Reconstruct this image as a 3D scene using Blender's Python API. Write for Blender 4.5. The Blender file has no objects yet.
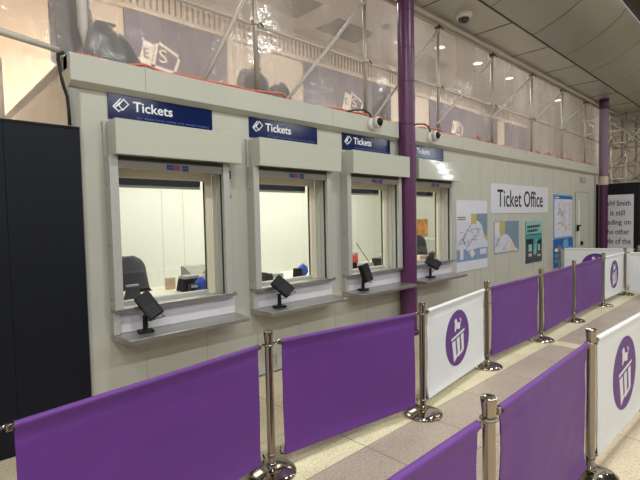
import bpy, bmesh, math, random
from mathutils import Vector, Matrix, noise
random.seed(4)
C = bpy.context.scene.collection
PI = math.pi
WY = 3.92          # plane of the cabin's front wall

# ------------------------------------------------------------------ materials
def lin(c):
    return tuple(((v/255)/12.92 if v/255 <= .04045 else ((v/255+.055)/1.055)**2.4) for v in c)
def mat(name, rgb, rough=.5, metal=0., spec=.5, var=0., scale=8., bump=0., bscale=60., emit=None, estr=0., coat=0.):
    m = bpy.data.materials.new(name); m.use_nodes = True
    nt = m.node_tree; b = nt.nodes['Principled BSDF']
    c = lin(rgb) + (1,)
    b.inputs['Base Color'].default_value = c
    b.inputs['Roughness'].default_value = rough; b.inputs['Metallic'].default_value = metal
    b.inputs['Specular IOR Level'].default_value = spec
    b.inputs['Coat Weight'].default_value = coat
    tc = nt.nodes.new('ShaderNodeTexCoord')
    if var:
        n = nt.nodes.new('ShaderNodeTexNoise'); n.inputs['Scale'].default_value = scale; n.inputs['Detail'].default_value = 5
        nt.links.new(tc.outputs['Object'], n.inputs['Vector'])
        r = nt.nodes.new('ShaderNodeValToRGB')
        r.color_ramp.elements[0].position = .3; r.color_ramp.elements[1].position = .7
        r.color_ramp.elements[0].color = tuple(v*(1-var) for v in c[:3])+(1,)
        r.color_ramp.elements[1].color = tuple(min(1, v*(1+var)) for v in c[:3])+(1,)
        nt.links.new(n.outputs['Fac'], r.inputs['Fac']); nt.links.new(r.outputs['Color'], b.inputs['Base Color'])
    if bump:
        n2 = nt.nodes.new('ShaderNodeTexNoise'); n2.inputs['Scale'].default_value = bscale; n2.inputs['Detail'].default_value = 3
        nt.links.new(tc.outputs['Object'], n2.inputs['Vector'])
        bp = nt.nodes.new('ShaderNodeBump'); bp.inputs['Strength'].default_value = bump; bp.inputs['Distance'].default_value = .01
        nt.links.new(n2.outputs['Fac'], bp.inputs['Height']); nt.links.new(bp.outputs['Normal'], b.inputs['Normal'])
    if emit:
        b.inputs['Emission Color'].default_value = lin(emit)+(1,); b.inputs['Emission Strength'].default_value = estr
    return m

M = {}
M['cabin'] = mat('cabin_grey_paint', (186,185,173), .45, var=.03, scale=3)
M['joint'] = mat('panel_joint_grey', (164,162,152), .5)
M['cabin_dark'] = mat('cabin_trim_grey', (150,147,138), .5)
M['shutter'] = mat('shutter_box_paint', (188,189,176), .075)
M['alu'] = mat('grey_aluminium', (176,176,170), .45, .1)
M['bar'] = mat('shutter_bar_grey', (132,129,120), .5)
M['steel'] = mat('steel_shelf', (172,170,164), .32, .75, var=.06, scale=12)
M['panel'] = mat('white_laminate', (214,210,216), .35)
M['cream'] = mat('cream_window_frame', (226,218,194), .45)
M['blind'] = mat('navy_blind', (20,20,66), .6)
M['navy_sign'] = mat('navy_sign_board', (0,20,74), .14, spec=.35)
M['white'] = mat('white_print', (238,238,240), .4)
M['paleblue'] = mat('pale_blue_print', (70,110,160), .4)
M['black'] = mat('black_plastic', (8,8,9), .45, spec=.3, bump=.05, bscale=200)
M['rubber'] = mat('black_cable_rubber', (16,15,15), .5)
M['chrome'] = mat('polished_steel', (168,158,146), .1, 1.)
M['chrome_rough'] = mat('brushed_steel', (150,142,130), .3, 1.)
M['purple'] = mat('purple_canvas', (101,54,132), .5, spec=.35, bump=.12, bscale=5, var=.02, scale=3)
M['white_canvas'] = mat('white_canvas', (226,228,230), .5, spec=.35, bump=.1, bscale=5)
M['emblem_purple'] = mat('emblem_purple', (92,42,128), .5)
M['emblem_white'] = mat('emblem_white', (226,224,230), .5)
M['column'] = mat('purple_column_paint', (92,48,86), .32, spec=.45)
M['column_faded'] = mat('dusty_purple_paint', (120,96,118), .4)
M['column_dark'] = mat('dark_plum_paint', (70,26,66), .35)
M['hoard'] = mat('navy_hoarding_board', (15,18,27), .55, spec=.25, var=.12, scale=1.6, bump=.03)
M['hoard2'] = mat('black_hoarding_edge', (14,15,20), .5)
M['tube'] = mat('galvanised_tube', (176,170,160), .4, .5)
M['tube_white'] = mat('white_wrapped_tube', (196,190,181), .5)
M['coupler'] = mat('dark_coupler', (74,66,58), .5, .6)
M['ceil'] = mat('satin_metal_ceiling', (184,181,173), .34, .6, var=.05, scale=.7)
M['ceil_flat'] = mat('satin_metal_soffit', (180,177,169), .42, .4, var=.04, scale=.8)
M['seam'] = mat('dark_joint', (44,40,36), .7)
M['ceil_in'] = mat('inner_ceiling_panel', (200,194,186), .5)
M['ceil_panel_dark'] = mat('ceiling_hatch_grey', (120,114,108), .6)
M['trough'] = mat('grey_trough', (112,110,108), .5, .3)
M['farwall'] = mat('cream_fascia', (206,190,170), .7, var=.05, scale=2)
M['symbol'] = mat('cream_symbol_paint', (212,202,190), .6)
M['farpurple'] = mat('mauve_fascia_panel', (98,88,104), .6, var=.05, scale=1.5)
M['fargrey'] = mat('dark_mauve_panel', (70,62,82), .6)
M['frieze'] = mat('frieze_groove', (112,100,88), .7)
M['tarp'] = mat('grey_tarpaulin', (104,98,102), .6, bump=.3, bscale=7)
M['bag'] = mat('charcoal_tarpaulin', (44,45,48), .6, bump=.3, bscale=6)
M['orange'] = mat('orange_cable', (222,112,80), .5)
M['office_wall'] = mat('office_white', (238,238,226), .6)
M['seam_lt'] = mat('office_wall_joint', (224,223,210), .6)
M['desk'] = mat('desk_cream', (226,218,200), .4)
M['chair'] = mat('charcoal_upholstery', (62,62,70), .8, bump=.2, bscale=150)
M['blue'] = mat('blue_tissue_wrap', (40,78,190), .5, bump=.3, bscale=40)
M['bluepale'] = mat('grey_blue_plastic', (120,128,165), .4)
M['paper'] = mat('white_paper', (240,240,236), .6)
M['beige'] = mat('beige_card', (216,188,160), .6)
M['red'] = mat('red_plastic', (214,62,54), .45)
M['greydev'] = mat('grey_device', (160,160,158), .45)
M['orangeposter'] = mat('orange_print', (222,150,70), .6, var=.35, scale=9)
M['wood'] = mat('light_wood', (206,150,92), .5)
M['whiteplastic'] = mat('white_plastic', (216,214,208), .35)
M['darklens'] = mat('smoked_dome', (26,24,26), .1, coat=.5)
M['stickblue'] = mat('sticker_blue', (28,40,110), .4)
M['stickred'] = mat('sticker_red', (130,50,90), .4)
M['poster_white'] = mat('poster_white', (214,214,222), .3)
M['map_land'] = mat('map_land', (205,205,216), .3)
M['map_line'] = mat('map_road_grey', (140,142,156), .4)
M['map_sea'] = mat('map_sea', (122,142,164), .3)
M['map_blue'] = mat('map_band_blue', (128,148,178), .3)
M['map_yellow'] = mat('map_yellow', (192,172,110), .3)
M['teal'] = mat('poster_teal', (80,150,150), .3)
M['teal_pale'] = mat('poster_pale_teal', (140,186,182), .3)
M['posterdark'] = mat('poster_dark', (28,44,54), .3)
M['posterblue'] = mat('poster_blue', (34,100,176), .3)
M['posterblue_lt'] = mat('poster_light_blue', (120,165,210), .3)
M['poster_scribble'] = mat('poster_diagram', (150,138,158), .4)
M['poster_pink'] = mat('poster_diagram_pink', (206,166,160), .4)
M['print_black'] = mat('black_print', (24,24,28), .4)
M['tape'] = mat('masking_tape', (196,178,160), .6)
M['doorglass'] = mat('vision_panel_white', (225,225,220), .3)
M['roof'] = mat('cabin_roof', (120,118,112), .7)
M['lamp'] = mat('downlight_lens', (255,250,240), .4, emit=(255,246,230), estr=3.)

def floor_material():
    m = bpy.data.materials.new('terrazzo_floor'); m.use_nodes = True
    nt = m.node_tree; N = nt.nodes; L = nt.links; b = N['Principled BSDF']
    tc = N.new('ShaderNodeTexCoord'); sep = N.new('ShaderNodeSeparateXYZ'); L.new(tc.outputs['Object'], sep.inputs[0])
    def math_(op, a, bb=None, cc=None):
        n = N.new('ShaderNodeMath'); n.operation = op
        for i, v in enumerate((a, bb, cc)):
            if v is None: continue
            if isinstance(v, (int, float)): n.inputs[i].default_value = v
            else: L.new(v, n.inputs[i])
        return n.outputs[0]
    def mix(fac, a, bb):
        n = N.new('ShaderNodeMix'); n.data_type = 'RGBA'
        L.new(fac, n.inputs['Factor'])
        for i, v in (('A', a), ('B', bb)):
            s = [q for q in n.inputs if q.name == i and q.type == 'RGBA'][0]
            if isinstance(v, tuple): s.default_value = v+(1,)
            else: L.new(v, s)
        return [q for q in n.outputs if q.type == 'RGBA'][0]
    X, Y = sep.outputs['X'], sep.outputs['Y']
    def band(v, lo, hi):
        return math_('MULTIPLY', math_('GREATER_THAN', v, lo), math_('LESS_THAN', v, hi))
    mid = band(Y, 1.0, 2.13)
    strip = band(Y, 2.13, 2.34)
    cross = math_('MULTIPLY', band(X, 6.09, 6.32), mid)
    base = mix(mid, lin((212,196,166)), lin((191,175,157)))
    base = mix(math_('MAXIMUM', strip, cross), base, lin((236,225,186)))
    n = N.new('ShaderNodeTexNoise'); n.inputs['Scale'].default_value = 2.2; n.inputs['Detail'].default_value = 6
    L.new(tc.outputs['Object'], n.inputs['Vector'])
    stain = math_('MULTIPLY', math_('SUBTRACT', n.outputs['Fac'], .5), .5)
    base = mix(math_('ADD', stain, .07), base, lin((112,98,84)))
    for sc, th, col, amt in ((70, .63, (96,80,70), .5), (52, .67, (232,220,198), .45), (120, .64, (64,54,48), .55)):
        v = N.new('ShaderNodeTexNoise'); v.inputs['Scale'].default_value = sc; v.inputs['Detail'].default_value = 1
        L.new(tc.outputs['Object'], v.inputs['Vector'])
        base = mix(math_('MULTIPLY', math_('GREATER_THAN', v.outputs['Fac'], th), amt), base, lin(col))
    jx = math_('LESS_THAN', math_('FRACT', math_('DIVIDE', math_('ADD', X, 50*.727-2.45), .727)), .012)
    jy = math_('LESS_THAN', math_('FRACT', math_('DIVIDE', math_('ADD', Y, 50*.6-2.13), .6)), .012)
    base = mix(math_('MULTIPLY', math_('MAXIMUM', jx, jy), .7), base, lin((86,74,62)))
    L.new(base, b.inputs['Base Color'])
    r = math_('ADD', math_('MULTIPLY', n.outputs['Fac'], .25), .22)
    L.new(r, b.inputs['Roughness'])
    return m
M['floor'] = floor_material()

def film_material():
    m = bpy.data.materials.new('clear_plastic_film'); m.use_nodes = True
    nt = m.node_tree; N = nt.nodes; L = nt.links; N.clear()
    out = N.new('ShaderNodeOutputMaterial')
    tr = N.new('ShaderNodeBsdfTransparent'); tr.inputs['Color'].default_value = (.98,.97,.96,1)
    df = N.new('ShaderNodeBsdfDiffuse'); df.inputs['Color'].default_value = (.8,.76,.72,1)
    tl = N.new('ShaderNodeBsdfTranslucent'); tl.inputs['Color'].default_value = (.8,.76,.72,1)
    gl = N.new('ShaderNodeBsdfGlossy'); gl.inputs['Roughness'].default_value = .14
    m1 = N.new('ShaderNodeMixShader'); L.new(df.outputs[0], m1.inputs[1]); L.new(tl.outputs[0], m1.inputs[2])
    tc = N.new('ShaderNodeTexCoord'); ns = N.new('ShaderNodeTexNoise'); ns.inputs['Scale'].default_value = .8; ns.inputs['Detail'].default_value = 4
    mp = N.new('ShaderNodeMapping'); mp.inputs['Scale'].default_value = (1.6, 1, .5)
    L.new(tc.outputs['Object'], mp.inputs['Vector']); L.new(mp.outputs[0], ns.inputs['Vector'])
    rm = N.new('ShaderNodeMapRange'); rm.inputs['From Min'].default_value = .3; rm.inputs['From Max'].default_value = .7
    rm.inputs['To Min'].default_value = .2; rm.inputs['To Max'].default_value = .42
    L.new(ns.outputs['Fac'], rm.inputs['Value'])
    m2 = N.new('ShaderNodeMixShader'); L.new(rm.outputs[0], m2.inputs[0]); L.new(tr.outputs[0], m2.inputs[1]); L.new(m1.outputs[0], m2.inputs[2])
    m3 = N.new('ShaderNodeMixShader'); m3.inputs[0].default_value = .045; L.new(m2.outputs[0], m3.inputs[1]); L.new(gl.outputs[0], m3.inputs[2])
    n2 = N.new('ShaderNodeTexNoise'); n2.inputs['Scale'].default_value = 5; n2.inputs['Detail'].default_value = 4
    L.new(tc.outputs['Object'], n2.inputs['Vector'])
    bp = N.new('ShaderNodeBump'); bp.inputs['Strength'].default_value = .5; bp.inputs['Distance'].default_value = .03
    L.new(n2.outputs['Fac'], bp.inputs['Height']); L.new(bp.outputs[0], gl.inputs['Normal'])
    L.new(m3.outputs[0], out.inputs[0])
    return m
M['film'] = film_material()
def glass_material():
    m = bpy.data.materials.new('window_glass'); m.use_nodes = True
    nt = m.node_tree; N = nt.nodes; L = nt.links; N.clear()
    out = N.new('ShaderNodeOutputMaterial'); tr = N.new('ShaderNodeBsdfTransparent'); tr.inputs['Color'].default_value = (.95,.97,.95,1)
    gl = N.new('ShaderNodeBsdfGlossy'); gl.inputs['Roughness'].default_value = .02
    mx = N.new('ShaderNodeMixShader'); mx.inputs[0].default_value = .05
    L.new(tr.outputs[0], mx.inputs[1]); L.new(gl.outputs[0], mx.inputs[2]); L.new(mx.outputs[0], out.inputs[0])
    return m
M['glass'] = glass_material()

# ------------------------------------------------------------------ mesh builder
class MB:
    def __init__(s): s.bm = bmesh.new(); s.mats = []
    def mi(s, m):
        if m not in s.mats: s.mats.append(m)
        return s.mats.index(m)
    def face(s, pts, m, smooth=False):
        f = s.bm.faces.new([s.bm.verts.new(p) for p in pts]); f.material_index = s.mi(m); f.smooth = smooth; return f
    def box(s, x0, x1, y0, y1, z0, z1, m, bev=0., mtx=None):
        t = bmesh.new(); bmesh.ops.create_cube(t, size=1)
        for v in t.verts:
            v.co = Vector(((x0+x1)/2+v.co.x*(x1-x0), (y0+y1)/2+v.co.y*(y1-y0), (z0+z1)/2+v.co.z*(z1-z0)))
        if bev: bmesh.ops.bevel(t, geom=t.edges[:], offset=bev, segments=2, profile=.5, affect='EDGES')
        s.merge(t, m, mtx)
    def merge(s, t, m, mtx=None, smooth=None):
        k = s.mi(m); mp = {}
        for v in t.verts: mp[v] = s.bm.verts.new(mtx @ v.co if mtx else v.co)
        for f in t.faces:
            try:
                g = s.bm.faces.new([mp[v] for v in f.verts]); g.material_index = k; g.smooth = f.smooth if smooth is None else smooth
            except ValueError: pass
        t.free()
    def lathe(s, prof, m, n=28, loc=(0,0,0), mtx=None):
        rings = []
        for r, z in prof:
            if r < 1e-6: rings.append([Vector((0,0,z))])
            else: rings.append([Vector((r*math.cos(2*PI*i/n), r*math.sin(2*PI*i/n), z)) for i in range(n)])
        T = (mtx or Matrix.Identity(4)); T = Matrix.Translation(loc) @ T
        rv = [[s.bm.verts.new(T @ p) for p in r] for r in rings]; k = s.mi(m)
        for a, b in zip(rv, rv[1:]):
            for i in range(n):
                j = (i+1) % n
                if len(a) == 1 and len(b) == 1: continue
                if len(a) == 1: q = [a[0], b[i], b[j]]
                elif len(b) == 1: q = [a[i], a[j], b[0]]
                else: q = [a[i], a[j], b[j], b[i]]
                f = s.bm.faces.new(q); f.material_index = k; f.smooth = True
    def tube(s, pts, r, m, n=10, cap=True):
        pts = [Vector(p) for p in pts]; k = s.mi(m); rv = []
        up = Vector((0,0,1))
        for i, p in enumerate(pts):
            d = (pts[min(i+1, len(pts)-1)] - pts[max(i-1, 0)]).normalized()
            a = d.cross(up)
            if a.length < 1e-3: a = d.cross(Vector((1,0,0)))
            a.normalize(); b = a.cross(d)
            rr = r[i] if isinstance(r, (list, tuple)) else r
            rv.append([s.bm.verts.new(p + a*rr*math.cos(2*PI*j/n) + b*rr*math.sin(2*PI*j/n)) for j in range(n)])
        for a, b in zip(rv, rv[1:]):
            for j in range(n):
                f = s.bm.faces.new([a[j], a[(j+1)%n], b[(j+1)%n], b[j]]); f.material_index = k; f.smooth = True
        if cap:
            for q in (rv[0], rv[-1]):
                f = s.bm.faces.new(q); f.material_index = k
    def extrude_x(s, prof, x0, x1, m):          # closed profile in (y,z)
        a = [s.bm.verts.new((x0, y, z)) for y, z in prof]; b = [s.bm.verts.new((x1, y, z)) for y, z in prof]
        k = s.mi(m); n = len(prof)
        fs = [s.bm.faces.new([a[i], a[(i+1)%n], b[(i+1)%n], b[i]]) for i in range(n)]
        fs += [s.bm.faces.new(a[::-1]), s.bm.faces.new(b)]
        for f in fs: f.material_index = k
    def plate(s, poly, m, y0, y1):              # polygon in (x,z), thickness along y
        t = bmesh.new()
        a = [t.verts.new((x, y0, z)) for x, z in poly]; f = t.faces.new(a)
        if abs(y1-y0) > 1e-9:
            r = bmesh.ops.extrude_face_region(t, geom=[f])
            for v in [g for g in r['geom'] if isinstance(g, bmesh.types.BMVert)]: v.co.y = y1
        s.merge(t, m)
    def build(s, name, parent=None, loc=None, fix=True):
        if fix: bmesh.ops.recalc_face_normals(s.bm, faces=s.bm.faces)
        me = bpy.data.meshes.new(name); s.bm.to_mesh(me); s.bm.free()
        for m in s.mats: me.materials.append(m)
        o = bpy.data.objects.new(name, me); C.objects.link(o)
        if parent: o.parent = parent
        if loc: o.location = loc
        return o
def empty(name, loc=(0,0,0), rz=0):
    o = bpy.data.objects.new(name, None); C.objects.link(o); o.location = loc; o.rotation_euler = (0,0,rz); o.empty_display_size = .1
    return o
def tag(o, label=None, cat=None, group=None, kind=None):
    if label: o['label'] = label
    if cat: o['category'] = cat
    if group: o['group'] = group
    if kind: o['kind'] = kind
    return o
def copy_tree(o, parent=None):
    c = o.copy(); C.objects.link(c); c.parent = parent
    for ch in [q for q in C.objects if q.parent == o]: copy_tree(ch, c)
    return c
def text_into(mb, body, x0, z0, w, h, m, y0, y1, mtx=None, bold=0.):
    cu = bpy.data.curves.new('lettering', 'FONT'); cu.body = body; cu.size = 1; cu.resolution_u = 3; cu.offset = bold
    o = bpy.data.objects.new('lettering', cu); C.objects.link(o)
    dg = bpy.context.evaluated_depsgraph_get(); dg.update()
    me = bpy.data.meshes.new_from_object(o.evaluated_get(dg))
    bpy.data.objects.remove(o)
    t = bmesh.new(); t.from_mesh(me); bpy.data.meshes.remove(me)
    xs = [v.co.x for v in t.verts]; ys = [v.co.y for v in t.verts]
    ax, bx, ay, by = min(xs), max(xs), min(ys), max(ys)
    for v in t.verts:
        v.co = Vector((x0+(v.co.x-ax)/(bx-ax)*w, y0, z0+(v.co.y-ay)/(by-ay)*h))
    r = bmesh.ops.extrude_face_region(t, geom=t.faces[:])
    for v in [g for g in r['geom'] if isinstance(g, bmesh.types.BMVert)]: v.co.y = y1
    mb.merge(t, m, mtx, smooth=False)
def outline(mb, poly, wd, m, y0, y1):           # closed stroke along polygon
    n = len(poly)
    for i in range(n):
        a = Vector(poly[i]); b = Vector(poly[(i+1)%n]); d = (b-a).normalized(); q = Vector((-d.y, d.x))*wd/2; e = d*wd/2
        mb.plate([tuple(a-e+q), tuple(b+e+q), tuple(b+e-q), tuple(a-e-q)], m, y0, y1)

# ------------------------------------------------------------------ camera
f_px, yaw, pitch, roll = 449.97, .759938, .0466778, -.02136
fw = Vector((math.sin(yaw)*math.cos(pitch), math.cos(yaw)*math.cos(pitch), -math.sin(pitch)))
r0 = Vector((math.cos(yaw), -math.sin(yaw), 0)); u0 = r0.cross(fw)
rr = r0*math.cos(roll)+u0*math.sin(roll); uu = -r0*math.sin(roll)+u0*math.cos(roll)
cam = bpy.data.cameras.new('camera'); cam.sensor_width = 36; cam.lens = f_px/640*36; cam.clip_start = .02
co = bpy.data.objects.new('camera', cam); C.objects.link(co)
co.matrix_world = Matrix(((rr.x,uu.x,-fw.x,0),(rr.y,uu.y,-fw.y,0),(rr.z,uu.z,-fw.z,1.68),(0,0,0,1)))
bpy.context.scene.camera = co

# ------------------------------------------------------------------ setting
b = MB(); b.box(-4, 24, -8, 9, -.1, 0, M['floor']); o = b.build('floor'); tag(o, kind='structure')

# outer ceiling: flat soffit strip from the scaffold to the seam, then a rising curved panel
arc = [(3.29,4.90),(3.09,4.955),(2.87,5.035),(2.65,5.14),(2.45,5.26),(2.30,5.385),(2.22,5.50)]
b = MB()
x0, x1 = -3, 23
def sheet(pts, m, th=.03):
    for (ya, za), (yb, zb) in zip(pts, pts[1:]):
        b.face([(x0,ya,za),(x1,ya,za),(x1,yb,zb),(x0,yb,zb)], m, True)
sheet([(4.2,4.9),(3.30,4.9)], M['ceil_flat'])
sheet(arc, M['ceil'])
sheet([(2.2,5.5),(2.2,5.85),(1.9,5.85),(1.9,5.55),(-7,5.55)], M['trough'])
for v in b.bm.verts: pass
bmesh.ops.remove_doubles(b.bm, verts=b.bm.verts, dist=1e-4)
o = b.build('ceiling', fix=False); tag(o, kind='structure')
s = MB()
s.box(x0, x1, 3.285, 3.305, 4.885, 4.903, M['seam'])
for k in range(-5, 9):
    xs = 6.868 + 1.63*k
    for (ya, za), (yb, zb) in zip(arc, arc[1:]):
        s.face([(xs-.008,ya,za-.004),(xs+.008,ya,za-.004),(xs+.008,yb,zb-.004),(xs-.008,yb,zb-.004)], M['seam'])
    s.box(xs+.83-.006, xs+.83+.006, 3.3, 4.1, 4.893, 4.899, M['seam'])
s.build('panel_joint', o, fix=False)

b = MB(); b.box(-3, 23, 4.25, 6.95, 5.4, 5.5, M['ceil_in'])
for xa, xb, ya, yb in ((3.9,4.9,5.6,6.3),(6.2,7.3,5.9,6.5),(8.9,10.2,5.9,6.5),(5.0,5.6,5.7,6.4)):
    b.box(xa, xb, ya, yb, 5.385, 5.4, M['ceil_panel_dark'])
b.box(-3, 23, 4.2, 4.25, 4.9, 5.5, M['ceil_in'])
o = b.build('ceiling'); tag(o, kind='structure')

# far wall behind the sheeting
FY = 6.8
b = MB(); b.box(-3, 17, FY, FY+.15, 0, 5.4, M['farwall'])
o = b.build('wall_back'); tag(o, kind='structure')
b = MB()
for xa, xb, m in ((2.6,4.3,'farpurple'),(6.1,8.2,'farpurple'),(8.25,8.9,'fargrey'),(10.6,14.6,'farpurple'),(15.2,17,'farpurple')):  # first mauve panel cut short at its left, imitating warm glow washing it out
    b.box(xa, xb, FY-.03, FY, 2.9, 4.82, M[m])
b.build('fascia_panel', o)
b = MB()
b.box(-3, 17, FY-.05, FY, 4.82, 4.87, M['farwall']); b.box(-3, 17, FY-.04, FY, 5.27, 5.31, M['farwall'])
for i in range(74):
    x = 2.0 + i*.2
    for q in (0, .1): b.box(x+q, x+q+.022, FY-.015, FY, 4.93, 5.2, M['frieze'])
    b.box(x, x+.122, FY-.015, FY, 5.2, 5.225, M['frieze'])
b.build('frieze', o)
b = MB()
for xc in (3.1, 7.5, 12.0):
    b.plate([(xc-.33,4.06),(xc-.22,4.42),(xc-.06,4.38),(xc-.14,4.04)], M['symbol'], FY-.045, FY-.03)
    outline(b, [(xc-.1,4.06),(xc-.02,4.44),(xc+.34,4.28),(xc+.24,4.02)], .045, M['symbol'], FY-.045, FY-.03)
    text_into(b, 'S', xc+.0, 4.14, .13, .2, M['symbol'], FY-.045, FY-.03)
    text_into(b, 'E', xc-.24, 4.16, .08, .14, M['farpurple'], FY-.05, FY-.045)
b.build('ticket_symbol', o)
b = MB()
b.box(.88, .98, FY-.06, FY, 2.4, 5.4, M['farwall']); b.box(1.05, 1.12, FY-.06, FY, 2.4, 5.4, M['farwall'])
b.box(4.32, 4.42, FY-.06, FY, 2.9, 4.82, M['farwall']); b.box(5.0, 5.03, FY-.04, FY, 2.9, 4.82, M['frieze'])
b.build('pilaster', o)

# downlights in the inner ceiling
for i, (x, y) in enumerate(((8.92,5.43),(10.56,5.38),(12.36,5.40),(15.98,5.38))):
    r = empty('downlight', (x, y, 5.4))
    tag(r, ['round white downlight nearest the purple column, behind the plastic sheeting', 'second round white downlight along the row behind the sheeting',
            'third round white downlight along the row behind the sheeting', 'farthest round white downlight, near the far column behind the sheeting'][i], 'ceiling light', 'downlights behind the sheeting')
    q = MB(); q.lathe([(.0,-.012),(.10,-.012),(.105,-.004)], M['lamp']); q.build('lens', r)
    q = MB(); q.lathe([(.108,0),(.11,-.016),(.135,-.014),(.14,0)], M['whiteplastic']); q.build('trim_ring', r)

# ------------------------------------------------------------------ ticket office cabin
cabin = empty('ticket_office_cabin', (1.05, WY, 0))
tag(cabin, 'long pale grey ticket office cabin with four lit windows and a flat roof', 'cabin')
OFF = Vector((-1.05, -WY, 0))
def cpart(mb, name, parent=None, label=None):
    o = mb.build(name, parent or cabin)
    if (parent or cabin) is cabin: o.location = OFF
    if label: o['label'] = label
    return o
WIN = [1.4*k for k in range(4)]
b = MB()
edges = [1.05]
for d in WIN: edges += [1.355+d, 2.33+d]
edges += [14.62]
for i in range(0, len(edges), 2): b.box(edges[i], edges[i+1], WY, WY+.08, .1, 2.9, M['cabin'])
for d in WIN:
    b.box(1.355+d, 2.33+d, WY, WY+.08, .1, .94, M['cabin']); b.box(1.355+d, 2.33+d, WY, WY+.08, 2.2, 2.9, M['cabin'])
for k in range(12):                              # shallow panel joints
    xx = 7.75 + k*.6
    if xx < 14.5 and not 12.8 < xx < 14.1: b.box(xx, xx+.004, WY-.0015, WY, .12, 2.74, M['joint'])
for k in range(11):
    xx = 1.58+k*.595
    b.box(xx, xx+.004, WY-.0015, WY, .12, .7, M['joint'])
wall = cpart(b, 'front_wall')
b = MB(); b.box(2.955, 3.02, WY-.03, WY-.0005, .075, .21, M['alu'], .004); b.box(2.968, 3.007, WY-.033, WY-.03, .09, .19, M['cabin_dark']); cpart(b, 'vent_cover')
b = MB(); b.box(1.05, 1.13, WY+.08, 6.6, .1, 2.9, M['cabin']); b.box(1.04, 1.12, WY-.02, WY, .1, 2.75, M['cabin_dark']); cpart(b, 'side_wall')
b = MB(); b.box(14.54, 14.62, WY+.08, 6.6, .1, 2.9, M['cabin']); b.box(14.5, 14.62, WY-.02, WY, .1, 2.75, M['cabin_dark']); cpart(b, 'side_wall')
b = MB(); b.box(1.05, 14.62, 6.5, 6.6, .1, 2.9, M['office_wall'])
for xx in (2.93, 3.27, 4.6, 6.1, 7.3, 8.6): b.box(xx, xx+.012, 6.496, 6.5, .2, 2.7, M['seam_lt'])
cpart(b, 'rear_wall')
b = MB(); b.box(1.13, 14.54, WY+.08, 6.5, .1, .16, M['office_wall']); cpart(b, 'inner_floor')
b = MB(); b.box(1.05, 14.62, WY, 6.6, 2.9, 3.0, M['roof']); b.box(1.13, 14.54, WY+.08, 6.5, 2.72, 2.76, M['office_wall']); cpart(b, 'roof')
b = MB(); b.box(1.06, 14.6, WY+.02, 6.58, 0, .1, M['cabin_dark']); b.box(1.05, 14.62, WY-.012, WY, .02, .12, M['alu']); cpart(b, 'base_rail')
prof = [(WY+.1,3.0),(3.84,3.0),(3.84,2.795),(3.90,2.757),(WY,2.757),(WY,2.9),(WY+.1,2.9)]
b = MB()
b.extrude_x(prof, 1.05, 5.22, M['cabin']); b.extrude_x(prof, 5.50, 14.65, M['cabin'])
b.box(5.22, 5.5, WY-.001, WY+.1, 2.72, 3.0, M['cabin'])
for xx in (1.63, 3.9, 7.0, 9.6, 12.2): b.box(xx, xx+.004, 3.8385, 3.84, 2.79, 2.995, M['cabin_dark'])
cpart(b, 'roof_fascia')
# door
b = MB(); b.box(12.9, 14.0, WY-.012, WY, .12, 2.24, M['cabin'], .004)
outline(b, [(12.9,.13),(12.9,2.24),(14.0,2.24),(14.0,.13)], .02, M['cabin_dark'], WY-.016, WY-.012)
door = cpart(b, 'door')
b = MB(); b.box(13.13, 13.22, WY-.02, WY-.012, .85, 2.04, M['doorglass']); b.build('vision_panel', door)
b = MB(); b.box(12.98, 13.1, WY-.05, WY-.012, 1.22, 1.38, M['black'], .01); b.box(12.98, 13.16, WY-.075, WY-.05, 1.34, 1.38, M['black'], .005); h = b.build('door_handle', door)
b = MB(); b.lathe([(0,.05),(.05,.045),(.06,.02),(.05,0)], M['black'], 20, (13.36,WY-.012,.885), Matrix.Rotation(PI/2,4,'X')); b.build('door_knob', door)
b = MB()
outline(b, [(13.28,2.5),(13.28,2.63),(13.4,2.63),(13.4,2.5)], .015, M['posterdark'], WY-.006, WY)
outline(b, [(13.5,2.5),(13.5,2.6),(13.7,2.64),(13.7,2.5)], .015, M['posterdark'], WY-.006, WY)
cpart(b, 'door_pictogram')

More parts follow.
